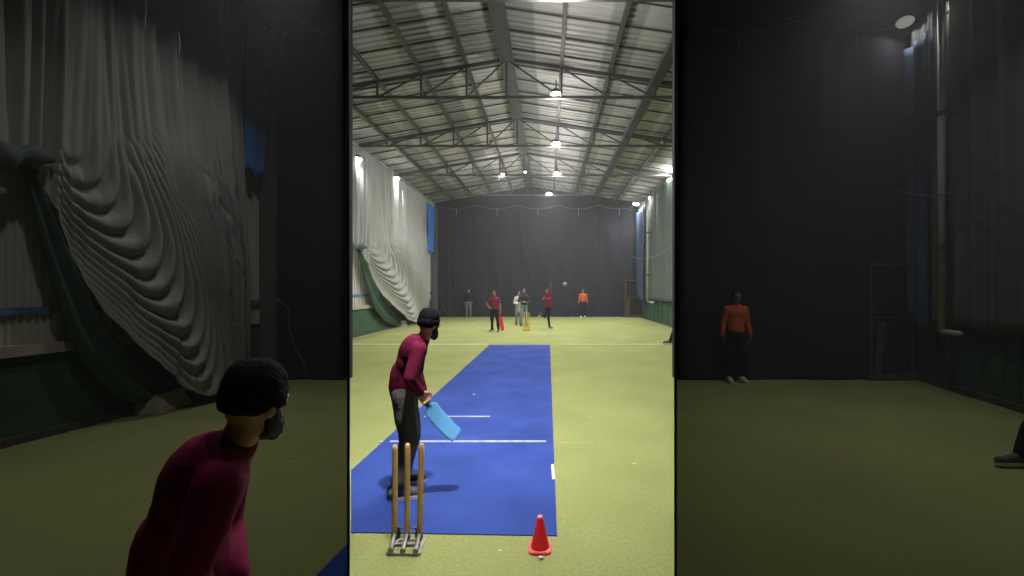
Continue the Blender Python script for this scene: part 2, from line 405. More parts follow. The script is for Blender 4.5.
# ------------------------------------------------------------------ right wall of the hall and of the right bay
def right_wall_dressing(T, wall, y0, y1):
    X = XR
    b = MB(); slab(b, T, X - 0.05, X + 0.06, y0, y1, 0, 1.05)
    for i in range(int((y1 - y0) / 0.9)): slab(b, T, X - 0.075, X - 0.045, y0 + .9 * i, y0 + .9 * i + .05, 0, 1.05)
    b.build('wainscot', M['green_wall'], wall)
    b = MB(); slab(b, T, X - 0.13, X - 0.05, y0, y1, 0.0, 0.10); b.build('skirting', M['duct'], wall)
def right_drapes(T, which, y0, y1):
    def fn(u, v):
        y = y0 + (y1 - y0) * u; z = 6.6 - 5.5 * v
        return T((XR - 0.22 - 0.06 * math.sin(y * 4.1 + noise.noise(Vector((y, z * .3, 1))) * 2) - 0.02 * math.sin(y * 11), y, z))
    root = thing('dark_curtain', 'dark grey green curtain along the right wall ' + which, 'curtain')
    MB().grid(fn, int((y1 - y0) * 24), 30).build('net', M['dark_net'], root, smooth=True, solid=0.012)
    MB().cyl(T((XR - .22, y0, 6.62)), T((XR - .22, y1, 6.62)), 0.025).build('rail', M['cord'], root)
    b = MB(); b.grid(lambda u, v: T((XR - 0.36 - 0.05 * math.sin(u * 16 + v * 2), 24.6 + 2.3 * u, 6.2 - (5.0 + .2 * math.sin(u * 5)) * v)), 40, 30)
    tag(b.build('tarpaulin', M['blue_tarp_dark'], smooth=True, solid=0.01), 'faded dark blue tarpaulin on the right wall ' + which, 'tarpaulin')
    root = thing('drain_pipe', 'pale vertical pipe with a short foot on the right wall ' + which, 'pipe')
    a0 = T((XR - 0.45, 23.3, 6.5)); a1 = T((XR - 0.45, 23.3, 1.03)); a2 = T((XR - 0.45, 22.0, 1.03))
    r = 0.055
    MB().cyl(a0, a1, r, n=16).build('pipe', M['pale_steel'], root, smooth=True)
    MB().cyl(a1, a2, r * .8, n=16).build('pipe_foot', M['pale_steel'], root, smooth=True)
    for z in (2.4, 4.6):
        b = MB(); b.cyl(T((XR - 0.45, 23.3, z)) - Vector((0, 0, .04)), T((XR - 0.45, 23.3, z)) + Vector((0, 0, .04)), r * 1.35, n=16)
        b.bar(T((XR - 0.45, 23.3, z)), T((XR - .02, 23.3, z)), .03)
        b.build('clamp', M['duct'], root)
    q = T((XR - .5, 27.0, 3.6)); e = T((XR - .5, 18.5, 3.45))
    pts = [q.lerp(e, t / 14) - Vector((0, 0, .28 * math.sin(math.pi * t / 14))) for t in range(15)]
    pts[0] = q
    tag(MB().tube(pts, 0.016 if T is ident else .009, 6).build('cable', M['cord'], smooth=True), 'slack dark cable slung along the right wall ' + which, 'cable')
right_wall_dressing(ident, wr_, 9.2, YB)
right_drapes(ident, 'of the bright hall', 9.2, YB - .2)

# ------------------------------------------------------------------ the back curtain
def back_curtain(x0, x1, Y, label, sc_=1.0, top=6.62):
    def fn(u, v):
        x = x0 + (x1 - x0) * u; z = top - .10 * abs(math.sin((x - x0) * 1.15 / 1)) - (top - .02) * v
        wv = noise.noise(Vector((x * .8, z * .22, 2)))
        d = 0.022 * math.sin(x * 4.5 + 5 * wv) + 0.010 * math.sin(x * 13 + 5 * wv) + 0.10 * noise.noise(Vector((x * 1.4 + z * .25, z * .35, 7)))
        return (x, Y + d, z)
    root = thing('black_curtain', label, 'curtain', group='black curtains')
    MB().grid(fn, int((x1 - x0) * 26), 60).build('cloth', M['black_net'], root, smooth=True, solid=0.012)
    b = MB(); n = max(2, int((x1 - x0) / 2.1)); pts = []
    for i in range(n * 10 + 1):
        t = i / (n * 10); pts.append((x0 + (x1 - x0) * t, Y - .14, top + .10 - .22 * abs(math.sin(math.pi * t * n))))
    b.tube(pts, 0.015 * sc_, 6); b.build('top_cable', M['cord'], root, smooth=True)
    for i in range(n):
        x = x0 + (x1 - x0) * (i + .5) / n
        MB().tube([(x, Y - .15, top - .10), (x + .01, Y - .16, top - .3), (x, Y - .15, top - .52)], 0.010 * sc_, 6).build('tie_cord', M['cord_pale'], root, smooth=True)
    return root
back_curtain(XL + .1, XR - .1, YB - .25, 'huge black curtain covering the back wall of the bright hall')

# door frame standing against the back curtain, on the right
def door_frame(T, which):
    x0, x1 = 4.58, 5.42; Y = 26.75
    root = thing('door_frame', 'thin timber door frame over a dark doorway ' + which, 'door frame')
    b = MB(); slab(b, T, x0, x0 + .06, Y, Y + .08, 0, 2.22); slab(b, T, x1 - .05, x1, Y, Y + .08, 0, 2.22); b.build('post', M['plank'], root)
    b = MB(); slab(b, T, x0, x1, Y, Y + .08, 2.16, 2.22); b.build('lintel', M['plank'], root)
    b = MB(); slab(b, T, x0 - .12, x1, Y - .02, Y + .06, 1.16, 1.20); b.build('crossbar', M['plank'], root)
    b = MB(); slab(b, T, x0, x1 + .1, Y - .06, Y + .1, 0.0, 0.13); b.build('threshold', M['plank'], root)
    b = MB(); b.hexa([T(p) for p in ((x0 + .1, Y + .02, .13), (x0 + .22, Y + .02, .13), (x0 + .22, Y + .07, .13), (x0 + .1, Y + .07, .13))],
                     [T(p) for p in ((x0 + .16, Y + .02, 1.1), (x0 + .32, Y + .02, 1.1), (x0 + .32, Y + .07, 1.1), (x0 + .16, Y + .07, 1.1))]); b.build('leaning_plank', M['plank'], root)
    b = MB(); slab(b, T, x0 + .06, x1 - .05, Y + .07, Y + .09, .1, 2.16); b.build('doorway_shade', M['dark'], root)  # solid slab, its near-black colour stands for the shade inside the doorway
door_frame(ident, 'against the back wall of the bright hall')

# ------------------------------------------------------------------ roof steel
def truss(Y, label):
    root = thing('roof_truss', label, 'roof truss', (0, Y, 0), group='roof trusses')
    zb = EAVE + 0.02
    xs = [XL + .1, -5.76, -4.55, -3.38, -2.17, XRI, 0.36, 1.63, 2.85, 4.16, XR - .1]
    b = MB(); b.bar((xs[0], 0, zb), (xs[-1], 0, zb), 0.07, 0.07); b.build('bottom_chord', M['steel'], root)
    b = MB()
    for a, c in ((xs[0], XRI), (XRI, xs[-1])): b.bar((a, 0, roofz(a) + .03), (c, 0, roofz(c) + .03), 0.08, 0.09)
    b.build('top_chord', M['steel'], root)
    for i in range(1, len(xs) - 1):
        t = roofz(xs[i]) + .03
        if t - zb > .1: MB().bar((xs[i], 0, zb), (xs[i], 0, t), 0.05).build('web_post', M['steel'], root)
    for i in range(1, len(xs) - 1):
        j = i + 1 if xs[i] < XRI else i - 1
        if xs[i] < XRI: a, c = (xs[i], 0, zb), (xs[i + 1], 0, roofz(xs[i + 1]) + .03)
        elif xs[i] > XRI: a, c = (xs[i], 0, zb), (xs[i - 1], 0, roofz(xs[i - 1]) + .03)
        else: continue
        MB().bar(a, c, 0.04).build('web_diagonal', M['steel'], root)
    return root
for Y, l in ((7.9, 'steel roof truss nearest to the camera, at the top edge of the picture'), (12.0, 'steel roof truss second from the camera, high above the blue mat'),
             (16.1, 'steel roof truss in the middle of the hall roof, third from the camera'), (20.3, 'steel roof truss fourth from the camera, second from the black back curtain'),
             (24.6, 'steel roof truss closest to the black back curtain')):
    truss(Y, l)
names = ['leftmost', 'second from the left', 'third from the left', 'fourth from the left', 'first right of the ridge', 'second right of the ridge', 'rightmost thin']
for x, wdt, nm in zip((-5.76, -4.55, -3.38, -2.17, 0.36, 1.63, 4.16), (.09,) * 7, names):
    b = MB(); b.box((x, 12.9, roofz(x) + .085), (wdt * .4, YB + 1.2, .07)); b.box((x, 12.9, roofz(x) + .125), (wdt, YB + 1.2, .015))
    b.box((x, 12.9, roofz(x) + .05), (wdt, YB + 1.2, .015))
    tag(b.build('roof_purlin', M['steel']), 'long steel roof purlin, the %s, running the length of the hall' % nm, 'purlin', 'roof purlins')
b = MB(); b.box((2.85, 12.9, roofz(2.85) - .02), (.30, YB + 1.2, .12)); tag(b.build('roof_duct', M['duct'], bevel=.02), 'wide dark duct running under the roof on the right', 'duct')
b = MB(); b.box((XRI, 12.9, RIDGE - .0), (.36, YB + 1.2, .08)); tag(b.build('ridge_beam', M['duct']), 'broad dark ridge beam along the peak of the roof', 'beam')
b = MB()
for i in range(36):
    b.bar((XRI - 1.0 + i * .03, 9.0, 7.25 + .1 * math.sin(i * .2)), (XRI - 1.0 + i * .03, 10.6, 7.2 + .1 * math.sin(i * .2)), .006)
for i in range(30):
    b.bar((XRI - 1.0, 9.0 + i * .055, 7.25), (XRI + .05, 9.0 + i * .055, 7.22), .006)
tag(b.build('bird_net', M['dark_net']), 'small patch of netting slung under the roof ridge', 'net')

# ------------------------------------------------------------------ floodlights
def flood(loc, aim, power, lens, size, label, name='floodlight', group='hall floodlights', spread=150, hang=.3, up=0):
    root = thing(name, label, 'lamp', loc, group=group)
    d = (Vector(aim) - Vector(loc)).normalized(); q = frame(d)
    MB().lathe([(size * .4, -.14), (size * .75, -.12), (size, -.03), (size * 1.05, 0.0), (size * .98, .0)], (0, 0, 0), 20, q).build('housing', M['housing'], root, smooth=True)
    MB().lathe([(size * .95, .0), (size * .9, .012), (size * .6, .024), (size * .2, .03)], (0, 0, 0), 20, q).build('lens', lens, root, smooth=True)
    MB().bar(Vector((0, 0, 0)) - d * .1, Vector((0, 0, hang)) - d * .1, .03).build('bracket', M['housing'], root)
    ld = bpy.data.lights.new('floodlight_lamp', 'AREA'); ld.shape = 'DISK'; ld.size = size * 1.8; ld.energy = power
    ld.color = (1.0, 0.97, 0.93); ld.spread = R(spread)
    lo = bpy.data.objects.new('floodlight_lamp', ld); COL.objects.link(lo); lo.parent = root
    lo.location = d * .05; lo.rotation_euler = (-d).to_track_quat('Z', 'Y').to_euler()
    if up:
        pd = bpy.data.lights.new('roof_fill', 'POINT'); pd.energy = up; pd.shadow_soft_size = size; pd.color = (1.0, 0.97, 0.94)  # extra point light added to brighten the roof
        po = bpy.data.objects.new('roof_fill', pd); COL.objects.link(po); po.parent = root; po.location = d * .3
    return root
HP = HALL_POWER
for px, py, Y, aim, s, pw, l in (
    (556, 144, 16.2, (.4, 14.5, 0), .17, 1.3, 'bright hall floodlight hanging highest in the middle of the roof'),
    (557, 174, 20.4, (.4, 18.5, 0), .18, 1.2, 'bright hall floodlight in the middle row, second below the highest'),
    (549, 194, 24.7, (0, 22.5, 0), .17, 1.0, 'bright hall floodlight in the middle row closest to the black curtain'),
    (502, 175, 20.6, (-2.4, 18.5, 0), .14, 1.0, 'smaller hall floodlight left of the middle row'),
    (525, 172, 21.4, (-1, 20, 0), .08, .1, 'faintest small lamp between the two middle floodlights'),
    (356, 160, 15.4, (-5.0, 14.2, 0), .20, .8, 'bright floodlight at the top of the left wall, nearer one'),
    (395, 179, 19.3, (-4.8, 18.0, 0), .20, .8, 'bright floodlight at the top of the left wall, farther one'),
    (669, 170, 20.0, (3.5, 18.0, 0), .20, .8, 'bright floodlight at the top of the right wall, nearest one'),
    (650, 198, 23.7, (3.6, 22.0, 0), .17, .7, 'bright floodlight high on the right wall, above the pale pipe'),
    (636, 204, 26.0, (3.6, 24.0, 0), .19, .7, 'bright floodlight in the far top right corner'),
    (556, 94.5, 12.1, (.1, 11.0, 0), .15, 1.3, 'hall floodlight in the middle of the roof, second from the camera'),
    (560, -6, 7.9, (.1, 7.0, 0), .15, 1.9, 'hall floodlight at the very top edge of the picture'),
):
    flood(P(px, py, Y), aim, HP * pw, M['lens'], s, l, spread=165, up=HP * pw * ((.42 if Y < 15 else .62) if abs(px - 530) < 60 else .25))
flood((-.6, 4.4, 6.9), (-.6, 4.6, 0), HP * .3, M['lens'], .15, 'added fill light above the near wicket, over the frame', spread=150)  # unseen lamp added to light the near end of the lane

flood((-.32, 2.5, 6.9), (-.8, 4.8, .5), HP * .5, M['lens'], .15, 'added fill light high above the camera, over the frame', spread=66, up=HP * .08)  # unseen lamp added to light the batter's camera side
# faint haze hanging in the air
def haze(name, base, z0, z1, dens, label):
    n = len(base); b = MB(); lo = [(p[0], p[1], z0) for p in base]; hi = [(p[0], p[1], z1) for p in base]
    b.add(lo + hi, [tuple(reversed(range(n))), tuple(range(n, 2 * n))] + [(i, (i + 1) % n, n + (i + 1) % n, n + i) for i in range(n)])
    hm = bpy.data.materials.new('haze'); hm.use_nodes = True; nt = hm.node_tree; nt.nodes.clear()
    vs_ = nt.nodes.new('ShaderNodeVolumeScatter'); vs_.inputs['Density'].default_value = dens; vs_.inputs['Anisotropy'].default_value = 0.2
    vs_.inputs['Color'].default_value = (.93, .96, 1, 1); mo = nt.nodes.new('ShaderNodeOutputMaterial'); nt.links.new(vs_.outputs[0], mo.inputs['Volume'])
    o = b.build(name, hm); o['kind'] = 'stuff'; o['label'] = label; o['category'] = 'haze'
haze('haze', [(XL + .7, 9.0), (XR - .7, 9.0), (XR - .7, YB - .6), (XL + .7, YB - .6)], .15, 7.6, .0038, 'faint haze in the air of the bright hall')

# ------------------------------------------------------------------ two made-up dim side bays, sheared and shortened copies of the hall
def on_line(px, Y): return Vector(((px - 548.0) * Y / F, Y, 0))
# invented curtains along camera sight lines, keeping lane light out of the bays
for side, px in (('left', 350.0), ('right', 674.0)):
    s = -1 if side == 'left' else 1
    a = on_line(px, DN); c = on_line(px, YP - .02); d = (c - a).normalized(); nrm = Vector((d.y, -d.x, 0)) * s
    def fn(u, v, a=a, c=c, nrm=nrm):
        p = a.lerp(c, u); p = p + nrm * (0.008 + .003 * math.sin(u * 260)); return (p.x, p.y, 7.25 * (1 - v) + .005)
    root = thing('light_block_curtain', 'added straight black curtain keeping lane light out of the dim %s bay' % side, 'curtain', group='added light blocking curtains')
    MB().grid(fn, 420, 4).build('cloth', M['divider'], root, smooth=True, solid=.008)
    o = a + nrm * .012; e = c + nrm * .012
    MB().bar((o.x, o.y, 7.27), (e.x, e.y, 7.27), .02).build('rail', M['cord'], root)
    # added wall behind the bay's back curtain, stops hall light leaking in
    xo = XL - .25 if s < 0 else 8.3
    b = MB(); b.hexa([(c.x, YP, 0), (xo, YP, 0), (xo, YP + .1, 0), (c.x, YP + .1, 0)] if s > 0 else [(xo, YP, 0), (c.x, YP, 0), (c.x, YP + .1, 0), (xo, YP + .1, 0)],
                     [(c.x, YP, 8), (xo, YP, 8), (xo, YP + .1, 8), (c.x, YP + .1, 8)] if s > 0 else [(xo, YP, 8), (c.x, YP, 8), (c.x, YP + .1, 8), (xo, YP + .1, 8)])
    struct(b.build('wall_light_stop_' + side, M['shell']))
    # bay ceiling
    xw0 = (XL if s < 0 else XR); z = 6.92
    pts = [(xw0 + s * .5, -1.6, z), (xw0 + s * .5 + (.28 if s > 0 else 0), 0, z), (xw0 + s * .2 + .1733 * YP, YP, z), (c.x, YP, z), (a.x, a.y, z), (a.x, -1.6, z)]
    b = MB(); n = len(pts); up = [(p[0], p[1], p[2] + .06) for p in pts]
    b.add(pts + up, [tuple(range(n)), tuple(reversed(range(n, 2 * n)))] + [(i, (i + 1) % n, n + (i + 1) % n, n + i) for i in range(n)])
    struct(b.build('ceiling', M['duct']))
# outer shell of the bays
wlb = struct(MB().hexa([(XL - .35 - .3, -1.7, 0), (XL - .05 - .3, -1.7, 0), bay((XL - .05, YB, 0)), bay((XL - .35, YB, 0))],
                       [(XL - .35 - .3, -1.7, 7), (XL - .05 - .3, -1.7, 7), bay((XL - .05, YB, 7)), bay((XL - .35, YB, 7))]).build('wall_west', M['white_wall']))
wrb = struct(MB().hexa([(XR + .05 - .3, -1.7, 0), (XR + .35 - .3, -1.7, 0), bay((XR + .35, YB, 0)), bay((XR + .05, YB, 0))],
                       [(XR + .05 - .3, -1.7, 7), (XR + .35 - .3, -1.7, 7), bay((XR + .35, YB, 7)), bay((XR + .05, YB, 7))]).build('wall_east', M['dark_net']))
left_wall_dressing(bay, wlb, 9.2, YB, 'bay')
net_curtain(bay, 'tall grey net curtain swagged up along the wall of the dim left bay', 9.0, 24.5)
corner(bay, 'of the dim left bay')
tie_cords(bay, [(XL + .62, 18.4, 5.6, .5), (XL + .62, 19.8, 5.3, .3), (XL + .6, 22.3, 5.6, .4)], 'thin tie cord on the dim left bay\'s grey curtain', 'tie cords in the dim left bay')
right_wall_dressing(bay, wrb, 9.2, YB)
right_drapes(bay, 'of the dim right bay', 9.2, YB - .2)
xl = on_line(350, YP).x; xr = on_line(674, YP).x
back_curtain(-5.26, xl - .01, YP - .17, 'narrow black curtain closing the back of the dim left bay', .6)
back_curtain(xr + .02, 6.82, YP - .17, 'wide black curtain closing the back of the dim right bay', .6)
door_frame(bay, 'in the dim right bay')
BP = BAY_POWER
for p, aim, l in (((-3.0, 3.4, 6.6), (-3.0, 3.8, 0), 'added fill lamp on the ceiling of the left bay, over the frame, nearer one'),
                  ((-3.7, 6.2, 6.6), (-3.7, 5.6, 0), 'added fill lamp on the ceiling of the left bay, over the frame, farther one'),
                  ((3.4, 3.6, 6.6), (3.2, 4.2, 0), 'added fill lamp on the ceiling of the right bay, over the frame, nearer one'),
                  ((4.6, 6.2, 6.6), (4.4, 5.6, 0), 'added fill lamp on the ceiling of the right bay, over the frame, farther one')):
    flood(p, aim, BP, M['lens_dim'], .12, l, 'ceiling_lamp', 'dimmed bay lamps', 112, .3)  # unseen lamps added to brighten the bay floors
flood(P(905, 22, 8.3), (5.5, 6.5, 0), BP * .35, M['lens_glow'], .15, 'dim lamp high in the corner of the right bay, left of the other', 'ceiling_lamp', 'dimmed bay lamps', 165, .2)
flood(P(952, 5, 7.5), (5.5, 6.0, 0), BP * .35, M['lens_glow'], .13, 'dim lamp high on the right bay wall above the pale pipe', 'ceiling_lamp', 'dimmed bay lamps', 165, .2)

for s_, px, xa, xb, l in ((-1, 350, -5.7, -5.1, 'left'), (1, 674, 5.4, 6.3, 'right')):
    p0 = on_line(px, 2.6); p1 = on_line(px, YP - .45)
    base = [(p0.x + s_ * .1, p0.y), (p1.x + s_ * .1, p1.y), (xb, p1.y), (xa, p0.y)]
    haze('haze', base if s_ < 0 else base[::-1], .1, 6.3, .012 if s_ < 0 else .019, 'faint haze in the air of the dim %s bay' % l)

# ------------------------------------------------------------------ pitch mat, lines, litter
def flat(name, pts, z0, z1, m, parent=None):
    n = len(pts); b = MB(); lo = [(p[0], p[1], z0) for p in pts]; up = [(p[0], p[1], z1) for p in pts]
    b.add(lo + up, [tuple(reversed(range(n))), tuple(range(n, 2 * n))] + [(i, (i + 1) % n, n + (i + 1) % n, n + i) for i in range(n)])
    return b.build(name, m, parent)
nl = G(351.2, 533.0); nm = G(351.2, 471); nr = G(557, 536.5); fr = G(550, 345); fl = G(489.5, 345)
mt = thing('pitch_mat', 'long blue pitch mat laid down the lit lane', 'mat')
flat('matting', [nl, nr, fr, fl, nm], 0.0, .008, M['blue_mat'], mt)
def strip(name, a, b_, wdt, m, parent=None, z0=.008, z1=.0095):
    a = Vector(a); b_ = Vector(b_); d = (b_ - a).normalized(); n = Vector((-d.y, d.x, 0)) * wdt / 2
    return flat(name, [a - n, b_ - n, b_ + n, a + n], z0, z1, m, parent)
strip('crease_line', G(390, 442), G(546, 442), .05, M['mline'], mt)
strip('crease_line', G(424, 417), G(490, 417), .05, M['mline'], mt)
strip('edge_tape', G(552.5, 465), G(553.6, 480), .028, M['paper'], mt)
strip('edge_tape', G(379, 442), G(390, 442), .05, M['mline'], mt, .0, .006)
tag(strip('painted_line', G(547.5, 442.5), G(590, 443.5), .022, M['faint'], None, 0, .003), 'faded crease line on the turf right of the blue mat', 'line')
tag(strip('painted_line', (XL + .1, G(0, 344.2).y, 0), (G(487, 344.2).x, G(0, 344.2).y, 0), .10, M['line'], None, 0, .003), 'pale cross line on the turf left of the far end of the mat', 'line')
tag(strip('painted_line', (G(565, 344.2).x, G(0, 344.2).y, 0), (XR - .1, G(0, 344.2).y, 0), .08, M['line'], None, 0, .003), 'pale cross line on the turf right of the far end of the mat', 'line')
a = G(0, 462); Yl = a.y
tag(strip('painted_line', (-5.8, Yl, 0), (on_line(350, Yl).x - .03, Yl, 0), .018, M['faint'], None, 0, .003), 'faint cross line on the turf of the dim left bay', 'line')
tag(strip('painted_line', (on_line(674, Yl).x + .03, Yl - .02, 0), (6.2, Yl - .02, 0), .018, M['faint'], None, 0, .003), 'faint cross line on the turf of the dim right bay', 'line')
e0 = G(349.5, 545); e1 = G(318, 576); e2 = e0 + (e1 - e0) * 1.9
ed = on_line(350, 2.3)
tag(flat('mat_offcut', [e2, Vector((on_line(350, e2.y).x - .02, e2.y, 0)), Vector((on_line(350, e0.y).x - .02, e0.y, 0))], 0, .008, M['blue_mat']), 'corner of a blue mat on the floor of the dim left bay', 'mat')

b = MB(); c = G(634, 465); b.add([c + Vector(p) for p in ((-.03, 0, .004), (-.01, -.02, .012), (.025, -.012, .016), (.035, .01, .008), (.0, .02, .014))], [(0, 1, 2, 3, 4)])
tag(b.build('leaf', M['leaf'], solid=.002), 'tiny yellow leaf on the turf right of the mat', 'leaf')
for (px, py), s_, l in (((500, 551), .012, 'tiny white scrap on the turf left of the red cone'), ((590, 417), .012, 'tiny white scrap on the turf right of the crease'), ((474, 395), .02, 'tiny white scrap on the blue mat beyond the bat')):
    c = G(px, py); z0 = .009 if 'blue' in l else .001
    b = MB(); b.box(c + Vector((0, 0, z0 + .003)), (s_ * 2, s_ * 1.4, .005), Matrix.Rotation(.6, 3, 'Z')); tag(b.build('paper_scrap', M['paper'], bevel=.002), l, 'scrap', 'paper scraps')

# ------------------------------------------------------------------ wickets, cone, ball
def near_wicket():
    c = G(404, 541)
    root = thing('wicket', 'three wooden stumps on a sprung metal base behind the blue mat', 'stumps', c)
    k = c.y / F
    for i, (pt, pb) in enumerate((((395, 445), (394.5, 533)), ((407.5, 443.5), (407, 537)), ((421.5, 443.5), (419.5, 533)))):
        y_ = (c.y + (.02 if i != 1 else 0.0))
        t = Vector(((pt[0] - 548) * k - c.x, 0, CAMH - (pt[1] - 288) * k)); o = Vector(((pb[0] - 548) * k - c.x, 0, CAMH - (pb[1] - 288) * k + .0))
        q = frame(t - o); L = (t - o).length
        b = MB(); b.lathe([(.012, 0), (.0185, .01), (.0195, .05), (.0195, L - .03), (.0165, L - .006), (.010, L)], o, 20, q)
        s = b.build('stump', M['wood'], root, smooth=True)
        MB().lathe([(.0185, 0), (.0172, .016), (.012, .028), (.004, .033)], o + (t - o) * ((L - .030) / L), 20, q).build('stump_top', M['wood_top'], s, smooth=True)
    # base: open tray of flat bars, springs lying forward
    gz = .012
    fl_ = [G(387, 555) - c, G(419, 556) - c]; bk = [G(398, 542) - c, G(424, 541) - c]
    b = MB()
    for a, d in ((fl_[0], fl_[1]), (bk[0], bk[1]), (fl_[0], bk[0]), (fl_[1], bk[1])):
        b.bar(Vector((a.x, a.y, gz)), Vector((d.x, d.y, gz)), .022, .018)
    m0 = (fl_[0] * .3 + bk[0] * .7); m1 = (fl_[1] * .3 + bk[1] * .7); b.bar(Vector((m0.x, m0.y, gz)), Vector((m1.x, m1.y, gz)), .03, .014)
    b.build('base_tray', M['galv'], root, bevel=.003)
    for t, pb in ((.12, (394.5, 533)), (.5, (407, 537)), (.9, (419.5, 533))):
        a = fl_[0].lerp(fl_[1], t); a.z = .035
        o = Vector(((pb[0] - 548) * k - c.x, 0, .052))
        b = MB(); b.cyl(a, o, .013, n=12)
        b.cyl(a - (o - a).normalized() * .012, a, .019, n=12)
        b.build('spring', M['galv'], root, smooth=False)
        MB().cyl(a + Vector((0, 0, -.03)), a + Vector((0, 0, .015)), .009, n=10).build('pivot', M['housing'], root)
        b = MB(); b.lathe([(.022, 0), (.024, .018), (.021, .035)], (o.x, 0, .012), 14); b.build('socket', M['housing'], root, smooth=True)
    b = MB(); z = .080; b.bar(Vector((-.045, .02, z)), Vector((.125, .02, z)), .008); b.build('cross_rod', M['galv'], root)
    b = MB(); b.box((-.045, .015, .05), (.028, .02, .08)); b.box((.09, .015, .05), (.028, .02, .08)); b.build('back_plate', M['housing'], root, bevel=.004)
    return root
near_wicket()

def far_wicket():
    c = G(526.5, 330.5)
    root = thing('wicket', 'three yellow plastic stumps standing at the far end of the lane', 'stumps', c)
    for i, x in enumerate((-.10, 0.0, .10)):
        b = MB(); b.lathe([(.02, .05), (.022, .08), (.022, .70), (.016, .735), (.006, .745)], (x, 0, 0), 14); b.build('stump', M['yellow'], root, smooth=True)
    b = MB(); b.box((0, 0, .03), (.34, .16, .05)); b.box((0, 0, .065), (.28, .09, .04)); b.build('base', M['yellow'], root, bevel=.012)
far_wicket()

def cone(c):
    root = thing('traffic_cone', 'red plastic marker cone on the turf in front of the mat', 'cone', c)
    H = .222
    b = MB(); b.lathe([(.064, .018), (.060, .03), (.020, H - .016), (.0185, H - .010)], (0, 0, 0), 32); b.build('cone_body', M['cone'], root, smooth=True)
    b = MB(); b.lathe([(.0192, H - .018), (.018, H - .004), (.014, H), (.006, H + .001)], (0, 0, 0), 24); b.build('cone_tip', M['cone_tip'], root, smooth=True)
    b = MB(); n = 32; vs = []
    def sq(r, z):
        out = []
        for i in range(n):
            a = 2 * math.pi * i / n; ca, sa = math.cos(a), math.sin(a); q = (abs(ca) ** 6 + abs(sa) ** 6) ** (-1 / 6)
            out.append((r * ca * q, r * sa * q, z))
        return out
    rings = [sq(.074, 0), sq(.076, .010), sq(.073, .018), sq(.066, .020)]
    for r_ in rings: vs += r_
    fs = [(k * n + i, k * n + (i + 1) % n, (k + 1) * n + (i + 1) % n, (k + 1) * n + i) for k in range(3) for i in range(n)] + [tuple(reversed(range(n))), tuple(range(3 * n, 4 * n))]
    b.add(vs, fs); b.build('cone_base', M['cone_base'], root, smooth=False)
    c2 = c + Vector((.01, -.115, .012)); b = MB(); b.ellip(c2, (.018, .012, .011)); tag(b.build('pebble', M['sole'], smooth=True), 'small pale pebble on the turf just in front of the cone', 'pebble')
cone(G(540, 549))
b = MB(); b.ellip((0, 0, 0), (.10, .10, .10), n=24)
o = b.build('ball', M['ball'], smooth=True); o.location = P(565, 284.5, 20.0); tag(o, 'pale ball in the air right of the raised arm of the bowler', 'ball')

def bat(name, p0, p1, face, m, gm, label, L_handle, L_blade, wdt, thick=.045):
    """p0: top of handle, p1: toe; face: direction the blade's face looks"""
    p0 = Vector(p0); p1 = Vector(p1); d = (p1 - p0).normalized(); fz = Vector(face); fz = (fz - d * fz.dot(d)).normalized(); x = d.cross(fz)
    Rm = Matrix((x, fz, d)).transposed(); root = thing(name, label, 'bat', p0)
    MB().lathe([(.014, 0), (.018, .01), (.017, .03), (.0155, L_handle)], (0, 0, 0), 16, Rm).build('handle', gm, root, smooth=True)
    b = MB(); rings = []; n = 20; st = L_handle - .03
    for t in (0, .04, .1, .25, .5, .75, .9, .96, 1.0):
        wv = wdt / 2 * min(1, .3 + t * 8) * (1 if t < .95 else (.94 if t < .99 else .80)); th = thick * (.5 + .5 * math.sin(math.pi * min(1, .1 + t * .85)))
        ring = []
        for i in range(n):
            a = 2 * math.pi * i / n; ca, sa = math.cos(a), math.sin(a)
            yy = (.012 if sa > 0 else th) * (abs(sa) ** .6 if sa > 0 else (1 - abs(ca)) ** .8) * (1 if sa > 0 else -1)
            curve = .025 * math.sin(math.pi * t)
            ring.append(Rm @ Vector((wv * (1 if ca > 0 else -1) * abs(ca) ** .5, yy + .006 - curve, st + t * L_blade)))
        rings += ring
    k = 9; fs = [(j * n + i, j * n + (i + 1) % n, (j + 1) * n + (i + 1) % n, (j + 1) * n + i) for j in range(k - 1) for i in range(n)] + [tuple(reversed(range(n))), tuple(range((k - 1) * n, k * n))]
    b.add(rings, fs); b.build('blade', m, root, smooth=True)
    return root

# ------------------------------------------------------------------ people
def yawm(a): return Matrix.Rotation(a, 3, 'Z')
def stand(h=1.75, yaw=math.pi, **ov):
    """joints in metres about the feet; +y of the body frame is where it faces, x is its right"""
    s = h / 1.75
    J = dict(pelvis=(0, 0, .95), waist=(0, .0, 1.08), chest=(0, .0, 1.29), neck=(0, -.01, 1.49), head=(0, .02, 1.625))
    for k, sg in (('r', 1), ('l', -1)):
        J['sh' + k] = (.168 * sg, 0, 1.385); J['el' + k] = (.225 * sg, -.03, 1.14); J['wr' + k] = (.245 * sg, .03, .90); J['hd' + k] = (.24 * sg, .05, .80)
        J['hip' + k] = (.09 * sg, 0, .93); J['kn' + k] = (.11 * sg, .02, .51); J['an' + k] = (.12 * sg, -.03, .09); J['toe' + k] = (.14 * sg, .15, .03)
    J.update(ov)
    Rm = yawm(yaw)
    return {k: Rm @ (Vector(v) * s) for k, v in J.items()}
